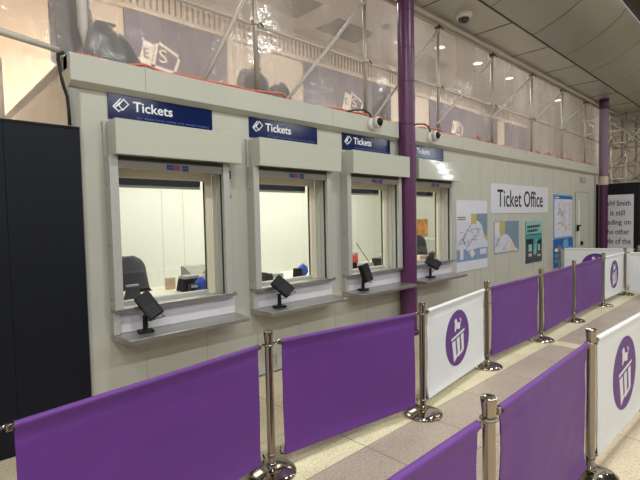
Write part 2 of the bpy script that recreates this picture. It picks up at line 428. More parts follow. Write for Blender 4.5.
# ------------------------------------------------------------------ ticket windows
def make_window():
    r = empty('ticket_window', (1.84, WY, .75))
    off = Vector((-1.84, -WY, -.75))
    def p(mb, name, parent=r):
        o = mb.build(name, parent)
        if parent is r: o.location = off
        return o
    # shutter box
    b = MB(); b.box(1.318, 2.505, 3.71, WY-.001, 2.233, 2.518, M['shutter'], .006); sb = p(b, 'shutter_box')
    b = MB(); b.box(1.36, 2.33, 3.80, 3.83, 2.13, 2.231, M['bar'], .004); b.box(1.36, 2.33, 3.785, 3.79, 2.2, 2.226, M['seam']); p(b, 'shutter_bar')
    b = MB(); b.box(1.775, 1.86, 3.796, 3.80, 2.14, 2.185, M['stickblue']); b.box(1.835, 1.90, 3.7955, 3.80, 2.14, 2.185, M['stickred'])
    b.box(1.92, 1.98, 3.796, 3.80, 2.135, 2.185, M['stickblue'])
    for xx in (1.79, 1.93): b.box(xx, xx+.04, 3.795, 3.796, 2.158, 2.163, M['paleblue'])
    p(b, 'shutter_sticker')
    for xa, xb in ((1.288,1.358),(2.338,2.405)):
        b = MB(); b.box(xa, xb, 3.79, WY-.001, .965, 2.232, M['alu'], .003)
        xc = xb-.014 if xa < 2 else xa
        b.box(xc-(.001 if xa > 2 else 0), xc+.015, 3.83, 3.86, .97, 2.22, M['seam'])
        for zz in (1.05, 1.5, 2.0): b.lathe([(0,.006),(.008,.004),(.009,0)], M['chrome'], 10, ((xa if xa < 2 else xb)-.0 , 3.86, zz), Matrix.Rotation(-PI/2 if xa < 2 else PI/2,4,'Y'))
        p(b, 'guide_rail')
    b = MB(); b.box(1.286, 1.317, 3.895, WY-.001, 2.233, 2.52, M['alu'], .003)
    for zz in (2.28, 2.36, 2.44, 2.5): b.box(1.282, 1.288, 3.9, 3.912, zz, zz+.015, M['cabin_dark'])
    p(b, 'mounting_angle')
    # frame
    b = MB()
    b.box(1.355, 1.42, 4.0, 4.06, .95, 2.2, M['cream'], .004); b.box(2.262, 2.33, 4.0, 4.06, .95, 2.2, M['cream'], .004)
    b.box(1.42, 2.262, 4.0, 4.06, 2.075, 2.2, M['cream'], .004)
    b.box(2.256, 2.262, 4.03, 4.05, 1.0, 2.07, M['seam'])
    fr = p(b, 'window_frame')
    b = MB(); b.box(1.42, 2.262, 3.995, 4.06, .955, 1.0, M['alu'], .003); p(b, 'frame_bottom_rail')
    b = MB(); b.box(1.42, 2.256, 4.034, 4.040, 1.0, 2.075, M['glass']); p(b, 'glass_pane')
    b = MB(); b.box(1.41, 2.245, 4.07, 4.11, 2.02, 2.085, M['blind'], .008); b.box(1.41, 2.245, 4.07, 4.11, 1.995, 2.018, M['whiteplastic'], .006); p(b, 'rolled_blind')
    # sill, panel, shelf
    b = MB(); b.box(1.302, 2.47, 3.81, WY, .935, .972, M['steel'], .004); b.box(1.356, 2.329, WY, 3.995, .942, .962, M['steel']); p(b, 'sill')
    b = MB(); b.box(1.346, 2.482, 3.885, WY-.001, .752, .934, M['panel'], .002); b.box(1.29, 1.344, 3.85, WY-.001, .752, .934, M['alu'], .003); p(b, 'sill_panel')
    b = MB()
    top = [(1.317,3.583),(2.454,3.583),(2.50,WY-.001),(1.29,WY-.001)]
    t = bmesh.new(); lo = [t.verts.new((x,y,.712 if y < 3.7 else .70)) for x, y in top]; hi = [t.verts.new((x,y,.75)) for x, y in top]
    t.faces.new(lo[::-1]); t.faces.new(hi)
    for i in range(4): t.faces.new([lo[i], lo[(i+1)%4], hi[(i+1)%4], hi[i]])
    bmesh.ops.bevel(t, geom=t.edges[:], offset=.004, segments=2, profile=.5, affect='EDGES')
    b.merge(t, M['steel'])
    p(b, 'counter_shelf')
    # key switch on the right
    b = MB(); b.box(2.435, 2.505, 3.895, WY-.001, 1.93, 2.21, M['alu'], .003); ks = p(b, 'key_switch')
    b = MB(); b.box(2.455, 2.485, 3.888, 3.895, 2.10, 2.18, M['black'], .003); b.build('key_slot', ks)
    return r
w0 = make_window()
wl = ['ticket window nearest the dark hoarding, with an office chair behind the glass',
      'second ticket window from the dark hoarding, almost empty white room behind it',
      'third ticket window, just left of the purple column, red box behind the glass',
      'fourth ticket window, just right of the purple column, orange print behind the glass']
for k in range(4):
    o = w0 if k == 0 else copy_tree(w0)
    o.location.x = 1.84 + 1.4*k
    tag(o, wl[k], 'ticket window', 'ticket windows along the cabin')

def make_ticket_sign():
    r = empty('ticket_sign', (1.338, WY, 2.548))
    b = MB(); b.box(0, .967, -.012, -.001, 0, .207, M['navy_sign'], .002); b.build('board', r)
    b = MB()
    for dx, dz, sc in ((.0,0,1),(.012,-.012,1)):
        pass
    q = [(.085,.1),(.128,.155),(.168,.118),(.118,.066)]
    outline(b, q, .008, M['white'], -.015, -.012)
    b.plate([(.035,.085),(.043,.079),(.108,.154),(.1,.16)], M['white'], -.015, -.012)
    b.plate([(.052,.08),(.06,.074),(.1,.121),(.092,.127)], M['white'], -.015, -.012)
    b.plate([(.035,.085),(.043,.092),(.092,.05),(.086,.043)], M['white'], -.015, -.012)
    b.plate([(.075,.05),(.083,.056),(.125,.076),(.128,.066)], M['white'], -.015, -.012)
    b.build('ticket_icon', r, loc=(0,0,.018))
    b = MB(); text_into(b, 'Tickets', .205, .084, .355, .084, M['white'], -.015, -.012, bold=.012); b.build('lettering', r)
    b = MB(); text_into(b, 'for departures today and service tickets', .235, .022, .69, .026, M['paleblue'], -.014, -.012); b.build('small_print', r)
    return r
s0 = make_ticket_sign()
for k in range(4):
    o = s0 if k == 0 else copy_tree(s0)
    o.location.x = 1.338 + 1.4*k
    tag(o, ['navy Tickets sign above the window nearest the dark hoarding', 'navy Tickets sign above the second window from the dark hoarding',
            'navy Tickets sign left of the purple column', 'navy Tickets sign right of the purple column, partly hidden by it'][k], 'sign', 'navy ticket signs above the windows')

# card readers on the shelves
def make_reader(rx, rz2, ox=.03):
    r = empty('card_reader', (0,0,0))
    b = MB(); b.box(-.062, .062, -.05, .05, 0, .022, M['black'], .006); b.build('base_plate', r)
    b = MB(); b.lathe([(.026,.02),(.022,.03),(.02,.13),(.024,.145),(.0,.15)], M['black'], 16); b.build('stem', r)
    T = Matrix.Translation((ox,-.02,.225)) @ Matrix.Rotation(math.radians(rz2),4,'Y') @ Matrix.Rotation(math.radians(rx),4,'X')
    b = MB(); b.box(-.068, .068, -.036, .036, -.115, .115, M['black'], .008, T); h = b.build('card_terminal', r)
    b = MB(); b.box(-.05, .05, -.0385, -.0365, .02, .095, M['black'], 0, T)
    for i in range(3):
        for j in range(4): b.box(-.042+i*.03, -.02+i*.03, -.0385, -.0365, -.1+j*.028, -.082+j*.028, M['rubber'], 0, T)
    b.build('keypad', h)
    b = MB(); b.box(-.03, .03, .03, .05, -.04, .04, M['black'], .004, T); b.build('bracket', h)
    b = MB(); b.tube([T @ Vector((.03,.0,-.11)), T @ Vector((.05,0,-.15)), Vector((.085,.0,.10)), Vector((.05,.02,.085)), Vector((.01,.01,.1))], .004, M['rubber'], 8); b.build('lead', h)
    return r
for k, (x, y, rx, ry, rz) in enumerate(((1.524,3.78,-24,-30,-8),(2.942,3.74,-26,-42,-8),(4.36,3.80,-16,-10,0),(5.92,3.80,-30,-58,-8))):
    o = make_reader(rx, ry); o.location = (x, y, .7505); o.rotation_euler.z = math.radians(rz)
    tag(o, ['black card reader on a stem on the shelf nearest the dark hoarding', 'black card reader on a stem on the second shelf from the hoarding',
            'black card reader standing almost upright on the third shelf', 'black card reader tilted low on the shelf beyond the purple column'][k], 'card reader', 'card readers on the ticket shelves')

# ------------------------------------------------------------------ inside the office
b = MB(); b.box(1.3, 7.4, 4.16, 5.15, .88, .92, M['desk'], .006); d = b.build('service_desk')
for xx in (1.35, 2.7, 4.1, 5.5, 7.3):
    q = MB(); q.box(xx, xx+.05, 4.2, 5.1, .161, .88, M['desk']); q.build('desk_panel', d)
tag(d, 'long cream service desk running behind the ticket windows', 'desk')

def office_chair(x, y, rz, label):
    r = empty('office_chair', (x, y, .161), rz)
    b = MB()
    t = bmesh.new(); n = 10; m_ = 12
    g = [[None]*(n+1) for _ in range(m_+1)]; g2 = [[None]*(n+1) for _ in range(m_+1)]
    for j in range(m_+1):
        v = j/m_; w = .27*(1-.25*v)*math.sqrt(max(.02, 1-max(0, (v-.55)/.47)**3)) * (1-.35*max(0, .15-v)/.15)
        for i in range(n+1):
            u = -1+2*i/n
            xx = u*w; cy = .06*(u*u)+.03*math.sin(v*3)
            g[j][i] = t.verts.new((xx, cy-.03, .62+v*.5)); g2[j][i] = t.verts.new((xx*.97, cy+.03, .62+v*.5))
    for j in range(m_):
        for i in range(n):
            t.faces.new([g[j][i], g[j][i+1], g[j+1][i+1], g[j+1][i]]); t.faces.new([g2[j][i+1], g2[j][i], g2[j+1][i], g2[j+1][i+1]])
    for j in range(m_):
        for i in (0, n): t.faces.new([g[j][i], g[j+1][i], g2[j+1][i], g2[j][i]])
    for i in range(n):
        for j in (0, m_): t.faces.new([g[j][i], g[j][i+1], g2[j][i+1], g2[j][i]])
    for f in t.faces: f.smooth = True
    b.merge(t, M['chair']); b.build('backrest', r)
    b = MB(); b.box(-.24, .24, -.5, -.02, .42, .5, M['chair'], .03); b.build('seat', r)
    b = MB(); b.tube([(0,.02,.75),(0,.06,.6),(0,.0,.42),(0,-.2,.4)], .025, M['black']); b.build('back_stem', r)
    b = MB(); b.tube([(0,-.25,.08),(0,-.25,.42)], .03, M['black']); b.build('gas_lift', r)
    b = MB()
    for k in range(5):
        a = k*2*PI/5; b.tube([(0,-.25,.09),(.3*math.cos(a),-.25+.3*math.sin(a),.06)], [.03,.02], M['black'])
        b.lathe([(0,-.028),(.02,-.02),(.028,0),(.02,.02),(0,.028)], M['black'], 12, (.3*math.cos(a),-.25+.3*math.sin(a),.0285))
    b.build('star_base', r)
    for sx in (-.27, .27):
        b = MB(); b.tube([(sx*.8,-.2,.44),(sx,-.2,.46),(sx,-.2,.66)], .015, M['black']); b.box(sx-.03, sx+.03, -.34, -.06, .66, .69, M['black'], .01); b.build('armrest', r)
    tag(r, label, 'chair')
    return r
office_chair(2.05, 5.5, 0, 'charcoal office chair behind the window nearest the dark hoarding')
office_chair(8.25, 5.6, -.5, 'charcoal office chair behind the window right of the purple column')

def tissue(x, y, label, m='blue', s=1.):
    r = empty('tissue_pack', (x, y, .9205))
    b = MB()
    t = bmesh.new(); bmesh.ops.create_icosphere(t, subdivisions=3, radius=1)
    for v in t.verts:
        q = noise.noise(v.co*2.2)*.18
        v.co = Vector((v.co.x*.075*s*(1+q), v.co.y*.06*s*(1+q), max(0, .085*s+v.co.z*.085*s*(1+q))))
    b.merge(t, M[m], smooth=True); b.build('wrapper', r)
    b = MB(); b.plate([(-.02*s,.15*s),(.02*s,.15*s),(.035*s,.2*s),(-.03*s,.19*s)], M['paper'], -.01, .01); b.build('tissue_sheet', r)
    tag(r, label, 'tissues'); return r
def stuff_box(name, x, y, w, dp, h, m, label, cat, z=.9205, rz=0., taper=.85):
    r = empty(name, (x, y, z), rz); b = MB()
    t = bmesh.new(); bmesh.ops.create_cube(t, size=1)
    for v in t.verts:
        k = taper if v.co.z > 0 else 1
        v.co = Vector((v.co.x*w*k, v.co.y*dp*k, (v.co.z+.5)*h))
    bmesh.ops.bevel(t, geom=t.edges[:], offset=min(w,h,dp)*.08, segments=2, profile=.5, affect='EDGES')
    b.merge(t, M[m]); b.build('body', r)
    tag(r, label, cat); return r
# window nearest the hoarding
tissue(2.36, 4.32, 'bright blue tissue pack behind the window nearest the hoarding')
o = stuff_box('desk_tidy', 2.24, 4.3, .08, .07, .11, 'black', 'black desk tidy beside the blue tissue pack', 'desk tidy')
q = MB(); q.box(-.03, .03, -.06, .02, .08, .1, M['greydev']); q.build('front_slot', o)
o = stuff_box('ticket_printer', 2.36, 4.6, .24, .18, .15, 'black', 'black ticket printer behind the blue tissue pack', 'printer', taper=.8)
q = MB(); q.box(-.1, .1, -.1, .04, .14, .172, M['greydev'], .004); q.build('paper_slot', o)
r = empty('paper_holder', (2.62, 4.95, .9205))
q = MB(); q.box(-.17, .17, -.03, .03, 0, .24, M['greydev'], .006); q.build('back_tray', r)
q = MB(); q.plate([(-.165,.235),(.165,.235),(0,.06)], M['paper'], -.05, -.031); q.build('white_sheet', r)
tag(r, 'grey holder with a white sheet folded to a point, behind the blue tissue pack', 'paper holder')
stuff_box('card_box', 2.27, 4.75+.13, .1, .06, .13, 'beige', 'small beige card box left of the blue tissue pack', 'box', taper=1)
stuff_box('stapler', 1.98, 4.95, .2, .05, .04, 'black', 'flat black stapler lying on the desk right of the near office chair', 'stapler', taper=.7)
o = stuff_box('desk_microphone', 1.70, 4.5, .16, .1, .13, 'chair', 'dark grey tapered microphone stand in front of the near office chair', 'microphone', taper=.6)
q = MB(); q.box(-.06, .06, -.02, .02, .13, .15, M['greydev'], .004); q.build('top_plate', o)
# second window
o = stuff_box('desk_phone', 3.28, 4.4, .14, .12, .11, 'black', 'black desk phone at the left edge of the second window', 'phone', taper=.75)
q = MB(); q.box(-.075, -.03, -.06, .06, .1, .13, M['black'], .01); q.build('handset', o)
stuff_box('desk_tidy', 3.79, 4.42, .11, .09, .13, 'black', 'black desk tidy at the right edge of the second window', 'desk tidy')
tissue(3.90, 4.44, 'blue tissue pack at the right edge of the second window')
o = stuff_box('card_stack', 3.62, 4.75, .3, .14, .05, 'greydev', 'flat grey stack of card lying behind the second window', 'stack of card', taper=.95)
r = empty('monitor', (3.02, 4.5, .9205), math.radians(78))
q = MB(); q.box(-.2, .2, -.02, .02, .16, .48, M['black'], .008); q.build('screen', r)
q = MB(); q.tube([(0,.02,.01),(0,.03,.25)], .02, M['black']); q.box(-.09,.09,-.06,.08,0,.015,M['black'],.004); q.build('stand', r)
tag(r, 'black monitor seen edge on at the left of the second window', 'monitor')
# third window
o = stuff_box('storage_box', 5.12, 4.85, .42, .25, .22, 'red', 'red storage box behind the third window', 'box', taper=.95)
r = empty('display_stand', (4.90, 4.52, .9205))
q = MB(); q.tube([(0,0,.01),(0,0,.22)], .025, M['greydev']); q.lathe([(0,.012),(.07,.01),(.075,0)], M['greydev'], 20); q.build('post', r)
q = MB(); q.box(-.12, .1, -.03, .03, .2, .235, M['greydev'], .006); q.build('cross_bar', r)
tag(r, 'grey T-shaped stand in front of the red box in the third window', 'stand')
o = stuff_box('receipt_printer', 5.06, 4.36, .26, .16, .1, 'greydev', 'grey receipt printer low in the middle of the third window', 'printer', taper=.8)
r = empty('gooseneck_lamp', (5.27, 4.42, .9205))
q = MB(); q.tube([(0,0,.01),(-.06,0,.1),(-.22,0,.27),(-.33,0,.39)], .006, M['coupler'], 8); q.build('stem', r)
q = MB(); q.lathe([(0,.012),(.03,.01),(.034,0)], M['black'], 16); q.build('foot', r)
tag(r, 'thin dark gooseneck stem leaning left in the third window', 'lamp')
stuff_box('desk_phone', 4.76, 4.36, .16, .12, .13, 'black', 'black desk phone at the left edge of the third window', 'phone', taper=.75)
stuff_box('desk_tidy', 5.40, 4.42, .12, .1, .14, 'black', 'black desk tidy at the right edge of the third window', 'desk tidy', taper=1)
tissue(5.53, 4.44, 'grey-blue tissue pack at the right edge of the third window', 'bluepale')
# fourth window
b = MB(); b.box(9.0, 10.0, 6.485, 6.495, 1.2, 1.62, M['orangeposter']); b.box(9.0, 10.0, 6.482, 6.485, 1.19, 1.25, M['wood'])
o = b.build('wall_poster'); tag(o, 'orange and brown print on the office rear wall, seen through the fourth window', 'poster')
o = stuff_box('office_cabinet', 9.1, 6.2, 1.2, .4, 1.0, 'office_wall', 'white office cabinet under the orange print', 'cabinet', z=.161, taper=1)
q = MB(); q.box(-.58, .58, -.205, -.2, .5, .52, M['seam_lt']); q.build('door_gap', o)
o = stuff_box('card_tray', 6.86, 4.62, .24, .16, .07, 'beige', 'beige tray of cards behind the fourth window', 'tray', taper=.95)
tissue(6.97, 4.44, 'grey-blue tissue pack at the right edge of the fourth window', 'bluepale', .9)
stuff_box('desk_tidy', 6.87, 4.38, .1, .09, .13, 'black', 'black desk tidy at the right edge of the fourth window', 'desk tidy')

# ------------------------------------------------------------------ signs and posters on the cabin wall
PY = WY-.012
r = empty('office_sign', (8.14, WY, 1.715)); tag(r, 'white Ticket Office sign board with tall black lettering', 'sign')
b = MB(); b.box(0, 2.86, -.012, -.001, 0, .57, M['poster_white'], .002); b.build('board', r)
b = MB(); text_into(b, 'Ticket Office', .28, .12, 2.26, .345, M['print_black'], -.014, -.012, bold=.008); b.build('lettering', r)

def poster(name, x0, z0, w, h, label, base):
    b = MB(); b.box(x0, x0+w, PY, WY-.001, z0, z0+h, M[base])
    def P(pts, m, lev=1): b.plate([(x0+u*w, z0+(1-v)*h) for u, v in pts], M[m], PY-.0012*lev, PY-.0012*(lev-1)+.0001)
    def R(u0, u1, v0, v1, m, lev=1): P([(u0,v0),(u1,v0),(u1,v1),(u0,v1)], m, lev)
    return b, P, R
def seg(P, a, c, wd, m, lev):
    dx, dy = c[0]-a[0], c[1]-a[1]; l = math.hypot(dx, dy); nx, ny = -dy/l*wd/2, dx/l*wd/2
    P([(a[0]+nx,a[1]+ny),(c[0]+nx,c[1]+ny),(c[0]-nx,c[1]-ny),(a[0]-nx,a[1]-ny)], m, lev)
def land_lines(P, u0, u1, v0, v1, n, rnd, lev):
    for _ in range(n):
        u, v = rnd.uniform(u0, u1), rnd.uniform(v0, v1); a = rnd.uniform(0, PI)
        for _ in range(3):
            l = rnd.uniform(.04, .09); u2, v2 = u+l*math.cos(a), v+l*math.sin(a)*.8
            if u0 < u2 < u1 and v0 < v2 < v1: seg(P, (u,v), (u2,v2), .008, 'map_line', lev)
            u, v = min(max(u2,u0),u1), min(max(v2,v0),v1); a += rnd.uniform(-.8, .8)
rnd = random.Random(3)
b, P, R = poster('map_poster', 6.89, .72, 1.11, 1.23, '', 'poster_white')
P([(0,.3),(.45,.3),(.62,.2),(.8,.38),(.85,.5),(1,.56),(1,.7),(0,.7)], 'map_land')
P([(.62,.19),(1,.19),(1,.54),(.88,.5),(.8,.36),(.7,.3),(.62,.29)], 'map_sea', 2)
R(.45,.62,.19,.34, 'map_yellow', 3)
P([(.84,.5),(1,.54),(1,.6),(.9,.55)], 'map_yellow', 3)
R(0,1,.69,.86, 'map_blue', 2)
P([(.1,.62),(.2,.62),(.2,.83),(.1,.83)], 'map_land', 3); P([(.38,.74),(.48,.7),(.58,.76),(.47,.83)], 'map_land', 3); R(.74,.96,.71,.79, 'map_land', 3)
P([(.3,.66),(.45,.62),(.7,.69),(.3,.72)], 'map_land', 3)
for v in (.235,.265): R(.03,.28,v,v+.012, 'print_black', 1)
seg(P, (.05,.62), (.45,.34), .012, 'map_line', 4); seg(P, (.3,.68), (.75,.4), .012, 'map_line', 4); land_lines(P, .03, .7, .36, .66, 16, rnd, 4)
tag(b.build('map_poster'), 'tall white coastal map poster beside the fourth ticket window', 'poster')
b, P, R = poster('map_poster', 8.28, .945, 1.1, .615, '', 'map_land')
P([(.4,0),(1,0),(1,.97),(.86,.9),(.7,.62),(.55,.45),(.4,.4)], 'map_sea')
R(.2,.42,0,.36, 'map_yellow', 2); P([(.22,.36),(.42,.36),(.34,.46),(.24,.44)], 'map_yellow', 2)
P([(.66,.68),(.8,.8),(.84,1),(.6,1)], 'beige', 2); R(0,.2,0,.42, 'poster_white', 1)
seg(P, (.03,.8), (.3,.4), .018, 'map_line', 3); seg(P, (.3,.92), (.6,.62), .018, 'map_line', 3); seg(P, (.25,.34), (.8,.3), .014, 'map_line', 3)
land_lines(P, .03, .55, .5, .95, 12, rnd, 3)
for e in ((0,.012,0,1),(.988,1,0,1),(0,1,0,.02),(0,1,.98,1)): R(*e, 'map_line', 4)
tag(b.build('map_poster'), 'small framed coastal map poster under the Ticket Office sign', 'poster')
b, P, R = poster('phone_poster', 9.75, .63, .88, .9, '', 'teal')
R(0,1,0,.3, 'teal_pale')
for v, ns in ((.1,7),(.2,6)):
    u = .08
    for i in range(ns):
        wd = rnd.uniform(.06,.12)
        R(u, u+wd, v-.02*i/ns, v+.065-.02*i/ns, 'posterdark', 2); u += wd+.03
R(.03,.95,.305,.32, 'posterdark', 2)
P([(.0,.82),(1,.78),(1,1),(0,1)], 'posterdark', 2)
R(.02,.44,.42,1, 'posterdark', 3); R(.15,.34,.55,.72, 'teal_pale', 4); R(.15,.34,.77,.84, 'poster_pink', 4)
P([(.98,.42),(.98,.98),(.66,.98),(.7,.5),(.86,.46)], 'posterdark', 3); R(.72,.86,.56,.72, 'teal_pale', 4); R(.7,.9,.82,.86, 'poster_pink', 4)
P([(.5,.8),(.64,.4),(.66,.4),(.56,.84)], 'teal_pale', 3)
tag(b.build('phone_poster'), 'teal poster with two dark phones below the Ticket Office sign', 'poster')
b, P, R = poster('diagram_poster', 11.37, 1.085, 1.3, 1.06, '', 'posterblue_lt')
R(.03,.97,.1,.97, 'poster_white'); R(.0,1,.03,.1, 'posterblue', 1)
R(.05,.25,.055,.075, 'white', 2)
for _ in range(46):
    u, v = rnd.gauss(.4,.13), rnd.gauss(.52,.17)
    if .08 < u < .7 and .14 < v < .92:
        a = rnd.choice((0, PI/2, PI/4, -PI/4)); l = rnd.uniform(.04,.12)
        seg(P, (u-l*math.cos(a)/2, v-l*math.sin(a)/2), (u+l*math.cos(a)/2, v+l*math.sin(a)/2), .016, rnd.choice(('poster_scribble','poster_scribble','poster_pink','map_line')), 3)
for _ in range(14):
    u, v = rnd.uniform(.08,.7), rnd.uniform(.16,.32); seg(P, (u,v), (u+.06,v), .014, 'poster_pink', 2)
for i in range(12): R(.78,.92,.2+i*.055,.215+i*.055, 'poster_scribble' if i else 'red', 2)
tag(b.build('diagram_poster'), 'white route diagram poster with a blue heading, left of the cabin door', 'poster')
b, P, R = poster('information_poster', 11.37, .39, 1.35, .68, '', 'posterblue')
P([(.5,.05),(.7,.02),(.75,.25),(.55,.4),(.45,.3)], 'posterblue_lt'); P([(.36,.4),(.56,.3),(.6,.98),(.36,.98)], 'greydev')
for v in (.32,.52,.72):
    u = .05
    while u < .34: R(u, u+.05, v, v+.12, 'posterblue_lt' if v > .4 else 'white', 2); u += .065
    u = .62
    while u < .92: R(u, u+.05, v, v+.1, 'posterblue_lt', 2); u += .065
tag(b.build('information_poster'), 'blue information poster below the route diagram', 'poster')

# ------------------------------------------------------------------ cameras
def bullet_camera(x, z, label):
    r = empty('security_camera', (x, 3.838, z))
    R_ = Matrix.Rotation(PI/2,4,'X')
    b = MB(); b.lathe([(.062,0),(.062,.02),(.05,.035),(0,.036)], M['whiteplastic'], 24, mtx=R_); b.build('mount', r)
    b = MB(); b.lathe([(.0,.03),(.055,.035),(.06,.07),(.045,.085)], M['whiteplastic'], 24, (0.012,-.01,.012), Matrix.Rotation(.25,4,'Z') @ R_); b.build('housing', r)
    b = MB(); t = bmesh.new(); bmesh.ops.create_icosphere(t, subdivisions=3, radius=.043); b.merge(t, M['black'], Matrix.Translation((.016,-.082,.012)), smooth=True); e = b.build('eyeball', r)
    b = MB(); b.lathe([(0,.006),(.014,.004),(.016,0)], M['darklens'], 16, (.016,-.124,.012), R_); b.build('lens', e)
    r.scale = (1.3,1.3,1.3); tag(r, label, 'camera', 'cameras on the roof fascia')
bullet_camera(4.62, 2.905, 'small white camera on the fascia left of the purple column')
bullet_camera(6.0, 2.885, 'small white camera on the fascia right of the purple column')
def dome_camera(x, y, z, label):
    r = empty('dome_camera', (x, y, z))
    b = MB(); b.lathe([(.13,0),(.13,-.035),(.11,-.06),(.085,-.075),(.08,-.072)], M['whiteplastic']); b.build('housing', r)
    b = MB(); b.lathe([(.088,-.06),(.08,-.105),(.055,-.135),(.0,-.147)], M['darklens']); b.build('dome', r)
    tag(r, label, 'camera', 'dome cameras under the ceilings')
dome_camera(6.78, 3.69, 4.9, 'white dome camera under the metal ceiling, in front of the scaffold')
dome_camera(7.0, 5.42, 5.402, 'white dome camera hanging behind the plastic sheeting')

# ------------------------------------------------------------------ purple columns
r = empty('purple_column', (5.36, 3.802, 0)); tag(r, 'slim purple column standing between the third and fourth ticket windows', 'column')
b = MB(); b.lathe([(.117,0),(.117,5.0)], M['column'], 40); b.build('shaft', r)
b = MB()
for z in (2.98, 3.575, 4.04, 4.55): b.lathe([(.1165,z-.004),(.119,z-.004),(.119,z+.004),(.1165,z+.004)], M['seam'], 40)
b.build('joint_ring', r)
b = MB(); b.lathe([(.117,0),(.15,0),(.15,.04),(.118,.06)], M['column_dark'], 40); b.build('foot_collar', r)
r = empty('purple_column', (14.84, 3.77, 0)); tag(r, 'far dusty purple column at the end of the cabin, taped at sign height', 'column')
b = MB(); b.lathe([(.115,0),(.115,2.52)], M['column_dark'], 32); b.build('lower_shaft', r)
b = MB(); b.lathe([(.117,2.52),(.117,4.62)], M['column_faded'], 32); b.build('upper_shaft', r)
b = MB(); b.lathe([(.117,4.62),(.128,4.63),(.128,4.88),(.117,4.9)], M['column_dark'], 32); b.build('head_collar', r)
b = MB(); b.lathe([(.12,2.48),(.128,2.52),(.122,2.62),(.126,2.68),(.119,2.72)], M['tape'], 18); b.build('tape_band', r)

# ------------------------------------------------------------------ hoardings
r = empty('hoarding', (-1.2, 3.87, 0)); tag(r, 'tall plain dark navy hoarding left of the ticket cabin', 'hoarding')
b = MB()
xs = [-2.6, -1.82, -.6, .603, 1.105]
for i, (xa, xb) in enumerate(zip(xs, xs[1:])):
    b = MB(); b.box(xa+1.2+.0004, xb+1.2-.0004, 0, .03, 0, 2.42, M['hoard'], .003); b.build('board', r)
b = MB(); b.box(-1.4, 2.305, -.004, .034, 2.42, 2.44, M['hoard'], .003); b.build('capping', r)

r = empty('hoarding', (15.5, 3.6, 0)); tag(r, 'dark hoarding closing the far end, carrying a white printed notice', 'hoarding')
for ya, yb, m in ((4.3,3.05,'hoard'),(3.05,2.0,'hoard2'),(2.0,.2,'hoard2')):
    b = MB(); b.box(0, .05, yb-3.6+.003, ya-3.6-.003, 0, 2.54, M[m], .003); b.build('board', r)
b = MB(); b.box(-.01, .06, .2-3.6, 4.3-3.6, 2.54, 2.57, M['tube'], .003); b.build('capping', r)
r = empty('notice', (15.498, 4.05, 0)); r.rotation_euler.z = -PI/2
tag(r, 'white notice with black lettering on the far hoarding, partly behind the far column', 'notice')
b = MB(); b.box(0, .88, -.012, 0, .5, 2.205, M['poster_white'], .002); b.build('board', r)
for i, (tx, xa, wd) in enumerate((('WH Smith',.1,.69),('is still',.27,.37),('trading on',.07,.73),('the other',.14,.63),('side of the',.1,.7))):
    b = MB(); text_into(b, tx, xa+.03, 1.875-.278*i - (.04 if 'g' in tx else 0), wd*.98, .16+(.04 if 'g' in tx else 0), M['print_black'], -.014, -.012, bold=.008); b.build('lettering', r)

# ------------------------------------------------------------------ scaffold and sheeting over the roof
SX = [2.949, 4.764, 6.594, 8.508, 10.407, 12.317, 14.124]
r = empty('scaffold', (8.5, 4.05, 3.0)); tag(r, 'tube scaffold with uprights and diagonal braces standing on the cabin roof', 'scaffold')
def sp(mb, name, label=None):
    o = mb.build(name, r); o.location = (-8.5, -4.05, -3.0)
    if label: o['label'] = label
BR = [((2.27,3.03),(3.0,4.38)),((3.33,3.03),(4.76,4.6)),((4.9,3.06),(6.57,4.7)),((6.5,3.18),(8.48,4.66)),((8.4,3.53),(10.38,4.72)),((10.4,3.72),(12.3,4.74)),((12.3,3.95),(14.1,4.72))]
for x in SX:
    b = MB(); b.tube([(x,4.05,3.001),(x,4.05,4.80)], .026, M['tube'], 12); b.lathe([(0,.008),(.07,.008),(.07,0)], M['tube'], 14, (x,4.05,3.001)); sp(b, 'standard')
    b = MB(); b.tube([(q[0],4.02,q[1]) for q in BR[SX.index(x)]], .02, M['tube_white'], 10); sp(b, 'brace')
    for z in (3.81, 4.76):
        b = MB(); b.box(x-.036, x+.036, 4.012, 4.088, z-.03, z+.03, M['tube' if z < 4 else 'coupler'], .01); b.tube([(x+.03,4.0,z),(x+.06,3.98,z-.05)], .01, M['coupler'], 8); sp(b, 'coupler')
b = MB(); b.tube([(-2,4.05,4.77),(17,4.05,4.80)], .03, M['tube'], 12); sp(b, 'top_ledger')
b = MB(); b.tube([(1.2,4.08,3.80),(17,4.08,3.82)], .018, M['tube_white'], 10); sp(b, 'mid_ledger')
b = MB(); b.tube([(1.205,4.05,3.0),(1.215,4.05,3.3),(1.20,4.05,4.75)], [.022,.04,.046], M['tube_white'], 12); sp(b, 'wrapped_standard', 'white wrapped upright at the cabin corner')
b = MB(); b.tube([(-2,4.04,3.14),(.65,4.05,3.11),(1.03,4.05,3.065)], [.03,.03,.022], M['tube_white'], 12); sp(b, 'short_ledger', 'white rail running left from the cabin corner')
b = MB(); b.tube([(.66,4.32,2.35),(.655,4.32,3.0)], .035, M['farwall'], 10); sp(b, 'timber_post')
# ceiling-side cover strip along the top of the sheeting
b = MB()
for i in range(60):
    xa = -2+i*.32
b.tube([(-2+i*.32, 4.0+.02*noise.noise((i*.7,0,0)), 4.845+.008*noise.noise((0,i*.9,0))) for i in range(60)], .035, M['tube_white'], 8)
sp(b, 'rolled_edge', 'crumpled roll of white sheeting under the ceiling')

